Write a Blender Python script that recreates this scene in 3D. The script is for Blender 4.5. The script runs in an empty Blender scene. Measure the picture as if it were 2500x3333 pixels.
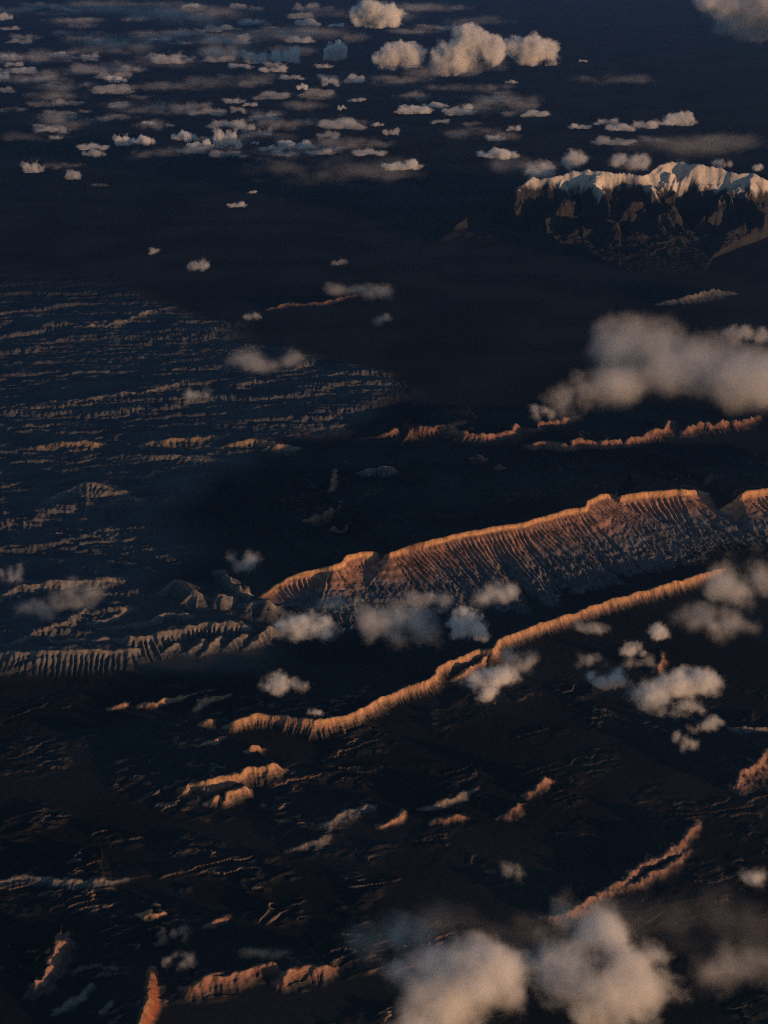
import bpy, math, random, time
import numpy as np
from mathutils import Vector
T0 = time.time()
sc = bpy.context.scene
col = sc.collection
R = math.radians

# ------------------------------------------------------------------ camera, light, exposure
CAM_H = 9000.0
PITCH = 24.0
cam_d = bpy.data.cameras.new('camera')
cam = bpy.data.objects.new('camera', cam_d)
col.objects.link(cam)
cam.location = (0, 0, CAM_H)
cam.rotation_euler = (R(90 - PITCH), 0, 0)
cam_d.sensor_fit = 'VERTICAL'
cam_d.angle = R(40)
cam_d.clip_start = 5
cam_d.clip_end = 1.5e6
sc.camera = cam

SUN_AZ = 57.0      # degrees to the right of straight behind the camera
SUN_EL = 3.1
to_sun = Vector((math.sin(R(SUN_AZ)) * math.cos(R(SUN_EL)), -math.cos(R(SUN_AZ)) * math.cos(R(SUN_EL)), math.sin(R(SUN_EL))))
sun_d = bpy.data.lights.new('sun', 'SUN')
sun_d.energy = 5.0
sun_d.angle = R(0.5)
sun_d.color = (1.0, 0.56, 0.28)
sun = bpy.data.objects.new('sun', sun_d)
col.objects.link(sun)
sun.location = (6000, -5000, 12000)
sun.rotation_euler = (-to_sun).to_track_quat('-Z', 'Y').to_euler()

world = bpy.data.worlds.new('World')
sc.world = world
world.use_nodes = True
wn = world.node_tree
wn.nodes.clear()
sky = wn.nodes.new('ShaderNodeTexSky')
sky.sky_type = 'NISHITA'
sky.sun_disc = False
sky.sun_elevation = R(SUN_EL)
sky.sun_rotation = math.atan2(to_sun.x, to_sun.y)
sky.altitude = 1500
sky.ozone_density = 2.2
sky.dust_density = 0.3
bg = wn.nodes.new('ShaderNodeBackground')
bg.inputs['Strength'].default_value = 0.125
wo = wn.nodes.new('ShaderNodeOutputWorld')
wn.links.new(sky.outputs[0], bg.inputs['Color'])
wn.links.new(bg.outputs[0], wo.inputs['Surface'])

vs = sc.view_settings
vs.view_transform = 'Standard'
vs.look = 'None'
vs.exposure = 0.16
vs.gamma = 1.0
vs.use_curve_mapping = False
sc.cycles.volume_bounces = 5
sc.cycles.max_bounces = 8
sc.cycles.diffuse_bounces = 2
sc.cycles.volume_max_steps = 256
sc.cycles.volume_step_rate = 1.0
sc.cycles.filter_width = 1.0
sc.cycles.use_denoising = False
sc.cycles.use_adaptive_sampling = False

# ------------------------------------------------------------------ picture <-> place
FPX = 1106.0 / math.tan(R(20))
CP, SP = math.cos(R(PITCH)), math.sin(R(PITCH))

def unproject(px, py, z):
    """point of the place at altitude z that lies along one direction of view (arrays welcome)"""
    a = (np.asarray(px, float) - 829.5) / FPX
    b = (1106.0 - np.asarray(py, float)) / FPX
    dx, dy, dz = a, CP + b * SP, -SP + b * CP
    t = (np.asarray(z, float) - CAM_H) / dz
    return dx * t, dy * t

def project(x, y, z):
    dz = z - CAM_H
    zc = y * CP - dz * SP
    yc = y * SP + dz * CP
    return 829.5 + FPX * x / zc, 1106.0 - FPX * yc / zc, zc

# ------------------------------------------------------------------ noise
_rng = np.random.RandomState(7)
_perm = _rng.permutation(4096).astype(np.int32)
_ang = _rng.rand(4096) * 2 * np.pi
_gx, _gy = np.cos(_ang).astype(np.float32), np.sin(_ang).astype(np.float32)

def gnoise(x, y, seed=0):
    x = np.asarray(x); y = np.asarray(y)
    xf = np.floor(x); yf = np.floor(y)
    fx = (x - xf).astype(np.float32); fy = (y - yf).astype(np.float32)
    xi = xf.astype(np.int64); yi = yf.astype(np.int64)
    a0 = _perm[(xi + seed * 131) & 4095]; a1 = _perm[(xi + 1 + seed * 131) & 4095]
    def g(a, yy, dx, dy):
        h = _perm[(a + yy) & 4095]
        return _gx[h] * dx + _gy[h] * dy
    u = fx * fx * fx * (fx * (fx * 6 - 15) + 10); v = fy * fy * fy * (fy * (fy * 6 - 15) + 10)
    n00 = g(a0, yi, fx, fy); n10 = g(a1, yi, fx - 1, fy)
    n01 = g(a0, yi + 1, fx, fy - 1); n11 = g(a1, yi + 1, fx - 1, fy - 1)
    p = n00 + u * (n10 - n00); q = n01 + u * (n11 - n01)
    return (p + v * (q - p)) * 1.5

def fbm(x, y, octs, seed=0, gain=0.5):
    s = 0.0; a = 1.0; t = 0.0
    for i in range(octs):
        s = s + a * gnoise(x * 2.03 ** i, y * 2.03 ** i, seed + i * 17)
        t += a; a *= gain
    return s / t

def ridged(x, y, octs, seed=0, gain=0.5):
    s = 0.0; a = 1.0; t = 0.0
    for i in range(octs):
        n = 1 - np.abs(gnoise(x * 2.1 ** i, y * 2.1 ** i, seed + i * 13)) * 1.6
        s = s + a * n; t += a; a *= gain
    return s / t

def sstep(a, b, x):
    t = np.clip((x - a) / (b - a), 0, 1)
    return t * t * (3 - 2 * t)

def tri(p):
    f = p - np.floor(p)
    return 1 - np.abs(2 * f - 1)

# ------------------------------------------------------------------ landforms
# each: name, label, rows of (px, py, height) along its crest, seen left to right
S = []
def scarp(name, label, pts, front, cap=0.3, capw=25., ribl=110., riba=.16, back=1500., wig=25., pal='rock', smooth=2, seed=None, fan=1.6):
    S.append(dict(name=name, label=label, pts=pts, front=front, cap=cap, capw=capw, ribl=ribl, riba=riba, back=back,
                  wig=wig, pal=pal, smooth=smooth, seed=len(S) * 7 + 3, fan=fan))

def hs(h, *p):
    """same height along a list of picture points, tapering ends given as third item"""
    return [(q[0], q[1], (q[2] if len(q) > 2 else h)) for q in p]

# the long fluted escarpment
scarp('escarpment', 'long fluted orange escarpment with grey gullied apron, right of the dark gap',
      hs(410, (832, 1199, 330), (842, 1193), (880, 1182), (930, 1167), (980, 1154), (1060, 1140), (1130, 1128), (1190, 1111), (1240, 1099), (1266, 1094),
         (1271, 1083), (1307, 1067), (1322, 1068, 250)), front=2100, cap=.17, capw=32, ribl=86, riba=.23, back=4200, wig=16, fan=1.75)
scarp('butte', 'rounded orange butte with fluted skirt left of the dark gap in the escarpment',
      hs(370, (560, 1292, 60), (600, 1262, 150), (645, 1238, 260), (690, 1228, 300), (720, 1221), (740, 1212), (752, 1200), (780, 1193), (806, 1190), (813, 1192, 330)),
      front=1350, cap=.20, capw=38, ribl=88, riba=.27, back=2200, wig=20, fan=2.0)
scarp('escarpment', 'short gullied escarpment with orange rim beyond the notch in the long wall',
      hs(330, (1334, 1074, 200), (1340, 1072), (1400, 1062), (1464, 1057), (1483, 1059, 300), (1520, 1062, 170), (1545, 1070, 40)), front=1700, cap=.26, capw=40, ribl=115, riba=.28, back=3000, fan=1.7)
scarp('escarpment', 'gullied orange mesa wall cut off by the right edge of the picture',
      hs(330, (1545, 1110, 40), (1582, 1086, 180), (1603, 1067), (1625, 1060), (1700, 1052), (1800, 1046), (1900, 1045, 100)), front=1700, cap=.28, capw=40, ribl=115, riba=.28, back=3000, fan=1.7)
# the hogback
scarp('hogback', 'narrow curving orange hogback rising from lower left to upper right',
      hs(125, (488, 1568, 20), (505, 1559, 90), (535, 1547, 110), (552, 1540, 130), (585, 1547, 90), (630, 1550, 130), (680, 1553, 170), (720, 1552), (770, 1538), (829, 1503), (885, 1482), (934, 1465), (949, 1440), (990, 1420),
         (1037, 1401), (1064, 1404, 140), (1076, 1383), (1089, 1376), (1150, 1352), (1229, 1326), (1300, 1301), (1380, 1278), (1440, 1262), (1494, 1246), (1540, 1232, 100), (1556, 1228, 45), (1566, 1226, 6)),
      front=185, cap=.40, capw=30, ribl=62, riba=.30, back=900, wig=16, pal='orange')
scarp('ridge', 'short orange strand of rock running in front of the hogback at its notch',
      hs(95, (975, 1468, 10), (990, 1456, 50), (1012, 1440), (1036, 1424), (1058, 1409), (1074, 1396, 70), (1084, 1388, 15)), front=130, cap=.35, capw=25, ribl=62, riba=.3, back=150, pal='orange', wig=18)
# mid escarpments
scarp('cliff', 'small fluted orange cliff, first from the left in the far broken wall',
      hs(160, (815, 945, 40), (838, 932, 130), (850, 925), (876, 917), (880, 921, 60)), front=380, cap=.30, capw=35, ribl=110, riba=.42, back=1500, pal='red')
scarp('cliff', 'jagged fluted cliff in the middle of the far broken wall',
      hs(160, (884, 938, 80), (892, 924), (930, 919), (968, 916), (984, 924), (1000, 930), (1044, 935), (1080, 930), (1108, 926), (1117, 914), (1119, 918, 60)),
      front=390, cap=.30, capw=40, ribl=120, riba=.42, back=1800, pal='red', wig=30)
scarp('cliff', 'low dark ledge under the big right hand cloud',
      hs(110, (1122, 924, 60), (1162, 923), (1166, 911), (1215, 901), (1250, 897, 20)), front=240, cap=.30, capw=25, ribl=100, riba=.42, back=1200, pal='red')
scarp('cliff', 'amphitheatre shaped orange cliff below the big right hand cloud',
      hs(160, (1140, 962, 30), (1152, 957, 120), (1180, 949, 150), (1215, 955, 170), (1232, 957), (1237, 952), (1252, 947), (1300, 949), (1336, 945), (1340, 948, 60)), front=360, cap=.30, capw=35, ribl=110, riba=.42, back=1500, pal='red', wig=28)
scarp('cliff', 'stepped orange cliff climbing to the right under the cloud base',
      hs(140, (1350, 964, 30), (1356, 944), (1380, 938), (1404, 931), (1415, 925), (1438, 917), (1444, 906, 190), (1448, 906, 50)), front=380, cap=.30, capw=35, ribl=100, riba=.42, back=1200, pal='red', wig=28)
scarp('cliff', 'faint cliff edge half hidden behind the big cloud base',
      hs(150, (1470, 926, 30), (1480, 920), (1514, 908), (1540, 910), (1570, 905), (1600, 903), (1640, 898, 20)), front=300, cap=.30, capw=30, ribl=90, riba=.42, back=1000, pal='red', wig=30)
# badland ridges, left
scarp('badland_ridge', 'pale fluted badland ridge at the left edge, behind a thin cloud',
      hs(150, (-60, 1285, 100), (0, 1281, 120), (30, 1266), (45, 1260), (115, 1257), (185, 1253), (230, 1251, 110), (275, 1249, 30)), front=420, cap=.2, capw=25, ribl=105, riba=0.43, back=500, pal='shale')
scarp('badland_butte', 'steep badland butte with long ribs running down to the left',
      hs(210, (345, 1280, 50), (366, 1262, 140), (380, 1250), (395, 1257), (421, 1275), (437, 1282, 140), (445, 1292, 30)), front=520, cap=.12, capw=25, ribl=105, riba=0.62, back=450, pal='shale')
scarp('badland_butte', 'stepped knob of tan badlands between two dark hollows',
      hs(190, (478, 1232, 50), (488, 1236, 120), (500, 1247), (511, 1262), (530, 1270), (545, 1280, 120), (556, 1288, 40)), front=300, cap=.25, capw=30, ribl=110, riba=0.46, back=400, pal='shale')
scarp('badland_butte', 'blocky tan badland spur with one smooth bright face',
      hs(180, (455, 1300, 20), (470, 1285), (490, 1284), (507, 1285, 120), (512, 1288, 20)), front=420, cap=.15, capw=25, ribl=150, riba=0.47, back=350, pal='shale')
scarp('badland_butte', 'round tan badland mound at the foot of the butte',
      hs(170, (512, 1306, 40), (535, 1294), (560, 1291), (580, 1298), (598, 1308, 60)), front=420, cap=.12, capw=25, ribl=105, riba=0.55, back=350, pal='shale')
scarp('badland_ridge', 'thin fluted ridge peaking in the middle, above the longest left ridge',
      hs(130, (170, 1372, 20), (215, 1360, 60), (265, 1350, 80), (315, 1338), (341, 1331), (357, 1321, 160), (373, 1320, 160), (400, 1325), (425, 1331, 40)), front=330, cap=.15, capw=20, ribl=85, riba=0.55, back=700, pal='shale')
scarp('badland_ridge', 'longest fluted badland ridge on the left, ending in a bright rounded nose',
      hs(170, (100, 1388, 30), (125, 1384, 70), (180, 1380, 90), (240, 1377, 110), (280, 1374), (317, 1369), (360, 1358), (393, 1351), (425, 1344), (439, 1341), (480, 1340), (517, 1338), (527, 1342, 150), (530, 1350, 60)), front=420, cap=.15, capw=22, ribl=85, riba=0.58, back=800, pal='shale')
scarp('badland_ridge', 'lowest fluted badland ridge running in from the left edge',
      hs(130, (-60, 1418, 90), (0, 1412, 90), (75, 1408), (150, 1405), (215, 1401), (275, 1398), (300, 1399, 90), (322, 1403, 30)), front=420, cap=.15, capw=22, ribl=85, riba=0.55, back=700, pal='shale')
scarp('badland_ridge', 'crooked badland spur climbing from the left edge towards the thin cloud',
      hs(120, (0, 1402, 30), (30, 1386, 90), (75, 1368), (95, 1362), (130, 1351), (160, 1335), (185, 1318, 90), (190, 1314, 20)), front=210, cap=.3, capw=25, ribl=120, riba=0.46, back=500, pal='shale')
scarp('badland_ridge', 'short badland spur with clumped ribs, right of the crooked spur',
      hs(110, (185, 1355, 20), (205, 1345, 80), (240, 1335), (268, 1325, 60), (290, 1320, 15)), front=230, cap=.25, capw=25, ribl=100, riba=0.51, back=400, pal='shale')
scarp('badland_spur', 'hooked tan spur below the longest left ridge',
      hs(110, (398, 1410, 20), (418, 1395, 80), (432, 1382), (440, 1376), (446, 1384, 40)), front=180, cap=.3, capw=25, ribl=120, riba=0.43, back=260, pal='shale')
scarp('badland_spur', 'long legged tan spur, second of those below the longest left ridge',
      hs(110, (440, 1412, 20), (452, 1395, 80), (462, 1380), (474, 1369), (482, 1369, 40)), front=180, cap=.3, capw=25, ribl=120, riba=0.43, back=260, pal='shale')
scarp('badland_spur', 'ribbed tan spur beneath the bright rounded nose',
      hs(120, (484, 1400, 20), (495, 1385, 80), (510, 1372), (530, 1362), (533, 1368, 40)), front=240, cap=.25, capw=25, ribl=90, riba=0.51, back=260, pal='shale')
scarp('badland_spur', 'ribbed tan spur touching the left side of the round white cloud',
      hs(130, (530, 1400, 20), (548, 1380, 80), (562, 1364), (580, 1352), (590, 1356, 90), (600, 1372, 20)), front=260, cap=.25, capw=25, ribl=90, riba=0.51, back=260, pal='shale')
scarp('badland_spur', 'short grey spur at the left end of the hooked spurs',
      hs(80, (345, 1415, 15), (362, 1400, 60), (380, 1389), (392, 1384, 15)), front=190, cap=.25, capw=25, ribl=80, riba=0.51, back=260, pal='shale')
# dark lower country
scarp('mesa_rim', 'orange mesa rim curving below the left end of the hogback',
      hs(150, (395, 1703, 30), (403, 1698, 80), (419, 1691, 90), (450, 1683), (477, 1677), (500, 1671), (514, 1666), (527, 1659), (550, 1654), (575, 1652), (597, 1647, 140), (604, 1653, 90), (612, 1661, 20)), front=240, cap=.45, capw=35, ribl=80, riba=.16, back=700, pal='orange', wig=22)
scarp('rock_bench', 'broken orange rock bench beneath the curving mesa rim',
      hs(110, (450, 1731, 20), (462, 1722, 70), (472, 1716, 80), (480, 1729, 15), (484, 1727, 60), (489, 1710), (505, 1704), (520, 1696), (532, 1696), (540, 1706, 20)), front=170, cap=.35, capw=30, ribl=80, riba=.2, back=250, pal='orange', wig=30)
scarp('rock_knob', 'small bright orange knob between the hogback and the curving mesa rim',
      hs(100, (531, 1622, 20), (538, 1613, 80), (546, 1607), (559, 1607, 80), (564, 1616, 15)), front=150, cap=.4, capw=30, ribl=60, riba=.2, back=160, pal='orange')
scarp('mesa_rim', 'hook shaped orange rim left of the hogback end',
      hs(80, (420, 1533, 15), (427, 1520, 60), (436, 1510), (446, 1504), (470, 1502, 50), (498, 1500, 10)), front=110, cap=.5, capw=30, ribl=60, riba=.15, back=400, pal='orange', wig=14)
scarp('mesa_rim', 'thin tan rim on the dark plain left of the hook shaped rim',
      hs(60, (298, 1524, 10), (320, 1519, 40), (345, 1512), (368, 1505), (392, 1503, 40), (420, 1498, 25), (455, 1492, 8)), front=100, cap=.5, capw=25, ribl=60, riba=.15, back=400, pal='orange', wig=20)
scarp('rock_knob', 'ragged orange knob between the hook shaped rim and the hogback end',
      hs(75, (433, 1563, 10), (440, 1556, 50), (452, 1551), (460, 1552, 50), (465, 1560, 10)), front=120, cap=.4, capw=25, ribl=60, riba=.2, back=160, pal='orange', wig=25)
scarp('mesa_rim', 'short dim rim left of the ragged orange knob',
      hs(50, (232, 1530, 10), (252, 1524, 35), (268, 1517), (274, 1524, 8)), front=90, cap=.5, capw=25, ribl=60, riba=.2, back=260, pal='orange', wig=22)
scarp('mesa_rim', 'small tan ledge between the small knob and the dark left plain',
      hs(60, (424, 1610, 8), (445, 1601, 40), (462, 1595), (486, 1591, 10)), front=95, cap=.5, capw=25, ribl=60, riba=.2, back=200, pal='orange', wig=22)
# bottom left
scarp('red_cliff', 'fluted red cliff along the bottom, left one of a pair',
      hs(105, (398, 2136, 20), (410, 2130, 80), (432, 2119, 110), (460, 2109), (490, 2106), (520, 2101), (538, 2090), (545, 2084), (570, 2083), (596, 2081, 110), (602, 2088, 20)), front=150, cap=.25, capw=25, ribl=75, riba=.34, back=600, pal='red', wig=35)
scarp('red_cliff', 'fluted red cliff along the bottom, right one of a pair',
      hs(100, (592, 2124, 20), (610, 2112, 80), (622, 2098), (632, 2094), (660, 2090), (690, 2085), (704, 2083, 110), (716, 2090, 20)), front=150, cap=.25, capw=25, ribl=75, riba=.34, back=600, pal='red', wig=35)
scarp('red_cliff', 'bright red cliff face running down to the bottom edge',
      hs(140, (296, 2230, 100), (300, 2206), (310, 2180), (318, 2160), (322, 2140), (324, 2122, 100), (325, 2102, 80), (327, 2092, 15)), front=115, cap=.3, capw=30, ribl=80, riba=.13, back=700, pal='brick', wig=16)
scarp('cliff', 'stacked orange and grey cliff bands at the left edge near the bottom',
      hs(120, (68, 2128, 20), (76, 2112, 120), (90, 2095), (106, 2075), (116, 2052), (126, 2034, 130), (132, 2020, 20)), front=210, cap=.35, capw=30, ribl=70, riba=.2, back=500, pal='pink', wig=40)
scarp('cliff', 'dim grey rim high in the bottom left corner',
      hs(50, (-20, 1903, 40), (30, 1893), (55, 1889), (100, 1894), (140, 1899), (165, 1902), (215, 1902), (272, 1899, 15)), front=150, cap=.4, capw=25, ribl=70, riba=.26, back=700, pal='shale', wig=22)
scarp('cliff', 'short orange ledge in the middle of the dark bottom left',
      hs(70, (297, 1980, 8), (318, 1975, 50), (335, 1972), (346, 1967, 60), (348, 1972, 10)), front=90, cap=.5, capw=25, ribl=60, riba=.15, back=300, pal='orange')
scarp('cliff', 'narrow tan ridge slanting up near the bottom edge, right of the dim one',
      hs(80, (206, 2196, 10), (218, 2184, 50), (228, 2176), (243, 2162), (255, 2154, 60), (257, 2158, 10)), front=110, cap=.4, capw=25, ribl=60, riba=.2, back=250, pal='shale', wig=22)
scarp('cliff', 'dim slanting ridge near the bottom edge, left of the tan one',
      hs(60, (120, 2186, 10), (140, 2172, 40), (160, 2158), (180, 2141, 50), (195, 2124, 50), (198, 2128, 10)), front=100, cap=.4, capw=25, ribl=60, riba=.2, back=250, pal='shale', wig=22)
scarp('cliff', 'small red block between the short orange ledge and the bottom clouds',
      hs(70, (444, 2000, 10), (456, 1990, 60), (470, 1984), (492, 1980, 10)), front=90, cap=.4, capw=25, ribl=60, riba=.2, back=200, pal='red', wig=22)
scarp('cliff', 'small orange cliff above the bright red cliff face',
      hs(80, (338, 2040, 10), (344, 2030, 60), (348, 2016), (352, 2010, 10)), front=90, cap=.4, capw=25, ribl=60, riba=.2, back=150, pal='red', wig=15)
# lower right
scarp('ridge', 'pinkish ribbed ridge slanting up at the lower right',
      hs(68, (1172, 1980, 20), (1190, 1975, 70), (1230, 1965, 80), (1258, 1953, 90), (1280, 1932, 90), (1296, 1929, 60), (1316, 1917, 70), (1345, 1898, 80), (1372, 1876, 80), (1395, 1864), (1435, 1841), (1462, 1826), (1475, 1811), (1490, 1792), (1502, 1778, 70), (1508, 1772, 15)),
      front=115, cap=.28, capw=30, ribl=60, riba=.3, back=500, pal='pink', wig=25)
scarp('ridge', 'second low pinkish bench in front of the slanting lower right ridge',
      hs(60, (1330, 1925, 10), (1350, 1912, 40), (1380, 1900), (1405, 1884), (1440, 1866), (1470, 1846, 30), (1490, 1836, 10)), front=150, cap=.25, capw=25, ribl=55, riba=.3, back=150, pal='pink', wig=30)
scarp('mesa_rim', 'arc shaped pink mesa rim at the right edge',
      hs(115, (1586, 1697, 15), (1592, 1685, 100), (1600, 1668), (1615, 1658), (1636, 1648), (1648, 1632), (1650, 1622), (1680, 1605), (1740, 1600, 40)), front=240, cap=.25, capw=25, ribl=60, riba=.32, back=500, pal='pink', wig=25)
scarp('ridge', 'thin tan rim line right of centre in the dark lower country',
      hs(60, (908, 1748, 8), (925, 1742, 40), (945, 1736), (965, 1726), (990, 1718), (1022, 1706, 30), (1030, 1703, 8)), front=80, cap=.5, capw=25, ribl=60, riba=.15, back=350, pal='shale', wig=16)
scarp('ridge', 'short orange rim below the left end of the thin tan rim',
      hs(70, (815, 1786, 10), (832, 1778, 50), (850, 1768), (867, 1757, 55), (870, 1748, 10)), front=80, cap=.5, capw=25, ribl=60, riba=.15, back=200, pal='orange', wig=14)
scarp('ridge', 'dim fluted wall left of the short orange rim',
      hs(50, (690, 1786, 8), (720, 1770, 50), (745, 1757), (775, 1745), (800, 1738, 50), (812, 1742, 10)), front=150, cap=.3, capw=25, ribl=80, riba=.24, back=300, pal='shale', wig=25)
scarp('ridge', 'dim ledge running left from the short orange rim',
      hs(60, (620, 1836, 8), (660, 1824, 40), (690, 1812), (700, 1806, 60), (712, 1806, 10)), front=110, cap=.3, capw=25, ribl=80, riba=.24, back=200, pal='shale', wig=25)
scarp('rock_block', 'dim red blocks standing in the dark, upper pair',
      hs(100, (1130, 1718, 8), (1140, 1710, 50), (1158, 1698, 70), (1168, 1682), (1180, 1676), (1190, 1690, 15)), front=140, cap=.3, capw=30, ribl=70, riba=.25, back=200, pal='red', wig=40)
scarp('rock_block', 'dim red bench left of the upper red blocks',
      hs(80, (1078, 1768, 8), (1092, 1757, 60), (1108, 1745), (1120, 1736, 60), (1128, 1740, 10)), front=130, cap=.3, capw=30, ribl=70, riba=.25, back=200, pal='red', wig=35)
scarp('rock_block', 'dim pink bench between the thin tan rim and the red bench',
      hs(60, (930, 1780, 8), (945, 1768, 45), (965, 1764), (990, 1760), (1008, 1768, 8)), front=110, cap=.3, capw=30, ribl=70, riba=.25, back=200, pal='red', wig=35)
scarp('mesa_rim', 'fluted grey wall right of the torn white cloud at the right edge',
      hs(60, (1574, 1571, 10), (1590, 1567), (1620, 1567), (1665, 1568), (1720, 1568, 10)), front=95, cap=.5, capw=18, ribl=45, riba=.3, back=500, pal='shale', wig=8)
scarp('mesa_rim', 'low red rim between the torn white cloud and the small round clouds',
      hs(80, (1408, 1448, 10), (1415, 1438, 60), (1426, 1432), (1432, 1418, 60), (1428, 1405, 10)), front=100, cap=.4, capw=25, ribl=60, riba=.2, back=200, pal='red', wig=22)
# mid dark country
scarp('mesa_rim', 'red cliff strip standing upright in the dark middle',
      hs(250, (710, 1057, 20), (712, 1048, 200), (716, 1036), (720, 1024, 230), (722, 1016, 20)), front=230, cap=.5, capw=40, ribl=80, riba=.15, back=400, pal='red', wig=20)
scarp('mesa_rim', 'broken red rim below the upright red cliff strip',
      hs(170, (657, 1124, 8), (675, 1113, 120), (700, 1100), (718, 1096), (732, 1091), (737, 1078, 170), (738, 1072, 10)), front=200, cap=.5, capw=35, ribl=80, riba=.2, back=400, pal='red', wig=35)
scarp('mesa_rim', 'lowest broken red rim of the dark middle, just left of the butte',
      hs(190, (690, 1150, 8), (705, 1143, 130), (725, 1138), (745, 1135), (755, 1124, 170), (758, 1118, 8)), front=200, cap=.5, capw=30, ribl=80, riba=.2, back=300, pal='red', wig=35)
scarp('rock_knob', 'small pyramid shaped peak in front of the far broken wall, left one of two',
      hs(210, (1022, 991, 10), (1030, 982, 120), (1037, 975), (1047, 985, 110), (1050, 992, 10)), front=240, cap=.2, capw=30, ribl=120, riba=.1, back=220, pal='red')
scarp('rock_knob', 'small pyramid shaped peak in front of the far broken wall, right one of two',
      hs(200, (1064, 1012, 10), (1074, 1003, 110), (1082, 995), (1090, 1006, 100), (1093, 1012, 10)), front=220, cap=.2, capw=30, ribl=120, riba=.1, back=220, pal='red')
scarp('badland_hills', 'dim fluted badland hill in the dark between the upright strip and the peaks',
      hs(230, (765, 1025, 20), (790, 1013, 160), (815, 1003), (845, 1003), (853, 1012, 90), (858, 1020, 15)), front=420, cap=.15, capw=25, ribl=105, riba=0.92, back=500, pal='shale', wig=30)
scarp('ridge', 'crooked rim above the notch, behind the long fluted wall',
      hs(110, (1300, 1072, 8), (1330, 1061, 60), (1355, 1048), (1385, 1036), (1400, 1032), (1412, 1040, 40), (1450, 1036, 60), (1465, 1034, 10)), front=190, cap=.4, capw=25, ribl=80, riba=.22, back=500, pal='red', wig=30)
# far left country
scarp('badland_ridge', 'orange fluted ridge, right one of the sunlit row on the far left',
      hs(170, (470, 972, 20), (490, 963, 100), (515, 953), (545, 948), (575, 950), (600, 956), (636, 965, 60), (645, 970, 10)), front=420, cap=.2, capw=25, ribl=140, riba=0.55, back=700, pal='tan', wig=45)
scarp('badland_ridge', 'orange fluted ridge, middle one of the sunlit row on the far left',
      hs(150, (300, 967, 20), (330, 957, 90), (360, 950), (400, 945), (440, 943), (470, 946, 60), (490, 944, 10)), front=400, cap=.2, capw=25, ribl=140, riba=0.55, back=700, pal='tan', wig=45)
scarp('badland_ridge', 'orange fluted ridge, left one of the sunlit row on the far left',
      hs(120, (90, 972, 20), (120, 962, 70), (160, 957), (205, 958), (215, 964, 15)), front=360, cap=.2, capw=25, ribl=140, riba=0.55, back=600, pal='tan', wig=45)
scarp('badland_ridge', 'low fluted ridge just below the sunlit row on the far left',
      hs(110, (260, 1000, 15), (290, 990, 80), (330, 986), (380, 986), (420, 990), (480, 998, 15)), front=330, cap=.2, capw=25, ribl=120, riba=0.55, back=500, pal='shale', wig=45)
scarp('badland_ridge', 'dark crooked ridge climbing towards the blue haze cloud',
      hs(150, (60, 888, 20), (110, 872, 90), (170, 862), (240, 852), (300, 845), (360, 834, 110), (420, 826, 20)), front=380, cap=.2, capw=25, ribl=150, riba=0.55, back=700, pal='shale', wig=60)
scarp('badland_ridge', 'dark fan shaped hill with fine ribs at the left',
      hs(230, (105, 1085, 20), (130, 1068, 100), (160, 1052, 180), (185, 1043), (215, 1046, 200), (250, 1062, 110), (290, 1082, 15)), front=1100, cap=.05, capw=25, ribl=130, riba=0.30, back=600, pal='shale', wig=20)
scarp('badland_ridge', 'thin bright ledge pair high in the far left dark plain',
      hs(110, (150, 712, 15), (190, 703, 70), (230, 700), (270, 690), (310, 676, 80), (370, 664, 15)), front=260, cap=.3, capw=25, ribl=150, riba=0.36, back=800, pal='shale', wig=50)
scarp('mesa_rim', 'faint orange rim high in the dark centre',
      hs(60, (575, 666, 20), (600, 660, 50), (618, 653), (650, 655, 40), (700, 650), (740, 641, 40), (770, 636, 20)), front=220, cap=.4, capw=35, ribl=150, riba=.2, back=700, pal='red', wig=50)
scarp('ridge', 'dim fluted ridge behind the top of the big right hand cloud',
      hs(170, (1420, 655, 20), (1460, 643, 110), (1500, 632), (1540, 622), (1570, 628, 70), (1590, 634, 15)), front=420, cap=.3, capw=35, ribl=160, riba=.24, back=700, pal='shale', wig=50)

# ------------------------------------------------------------------ height of the land
def smooth_line(p, n):
    if n <= 1: return p
    p = np.asarray(p, float)
    q = np.vstack([2 * p[0] - p[1], p, 2 * p[-1] - p[-2]])
    out = []
    for i in range(1, len(q) - 2):
        for k in range(n):
            t = k / n
            a, b, c, d = q[i - 1], q[i], q[i + 1], q[i + 2]
            out.append(.5 * ((2 * b) + (c - a) * t + (2 * a - 5 * b + 4 * c - d) * t * t + (3 * b - a - 3 * c + d) * t ** 3))
    out.append(p[-1])
    return np.array(out)

for s in S:
    p = np.array(s['pts'], float)
    x, y = unproject(p[:, 0], p[:, 1], p[:, 2])
    L = smooth_line(np.c_[x, y, p[:, 2]], s['smooth'])
    L[:, 2] = np.maximum(L[:, 2], 2)
    s['L'] = L
    seg = np.diff(L[:, :2], axis=0)
    ln = np.hypot(seg[:, 0], seg[:, 1])
    tn = seg / ln[:, None]
    nv = np.zeros((len(L), 2))
    nv[:-1] += tn; nv[1:] += tn
    nv /= np.maximum(np.hypot(nv[:, 0], nv[:, 1]), 1e-6)[:, None]
    s['N'] = np.c_[nv[:, 1], -nv[:, 0]]          # front side: to the right of the line's direction (towards the viewer)
    s['ln'] = ln; s['tn'] = tn
    s['acc'] = np.r_[0, np.cumsum(ln)]

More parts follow.
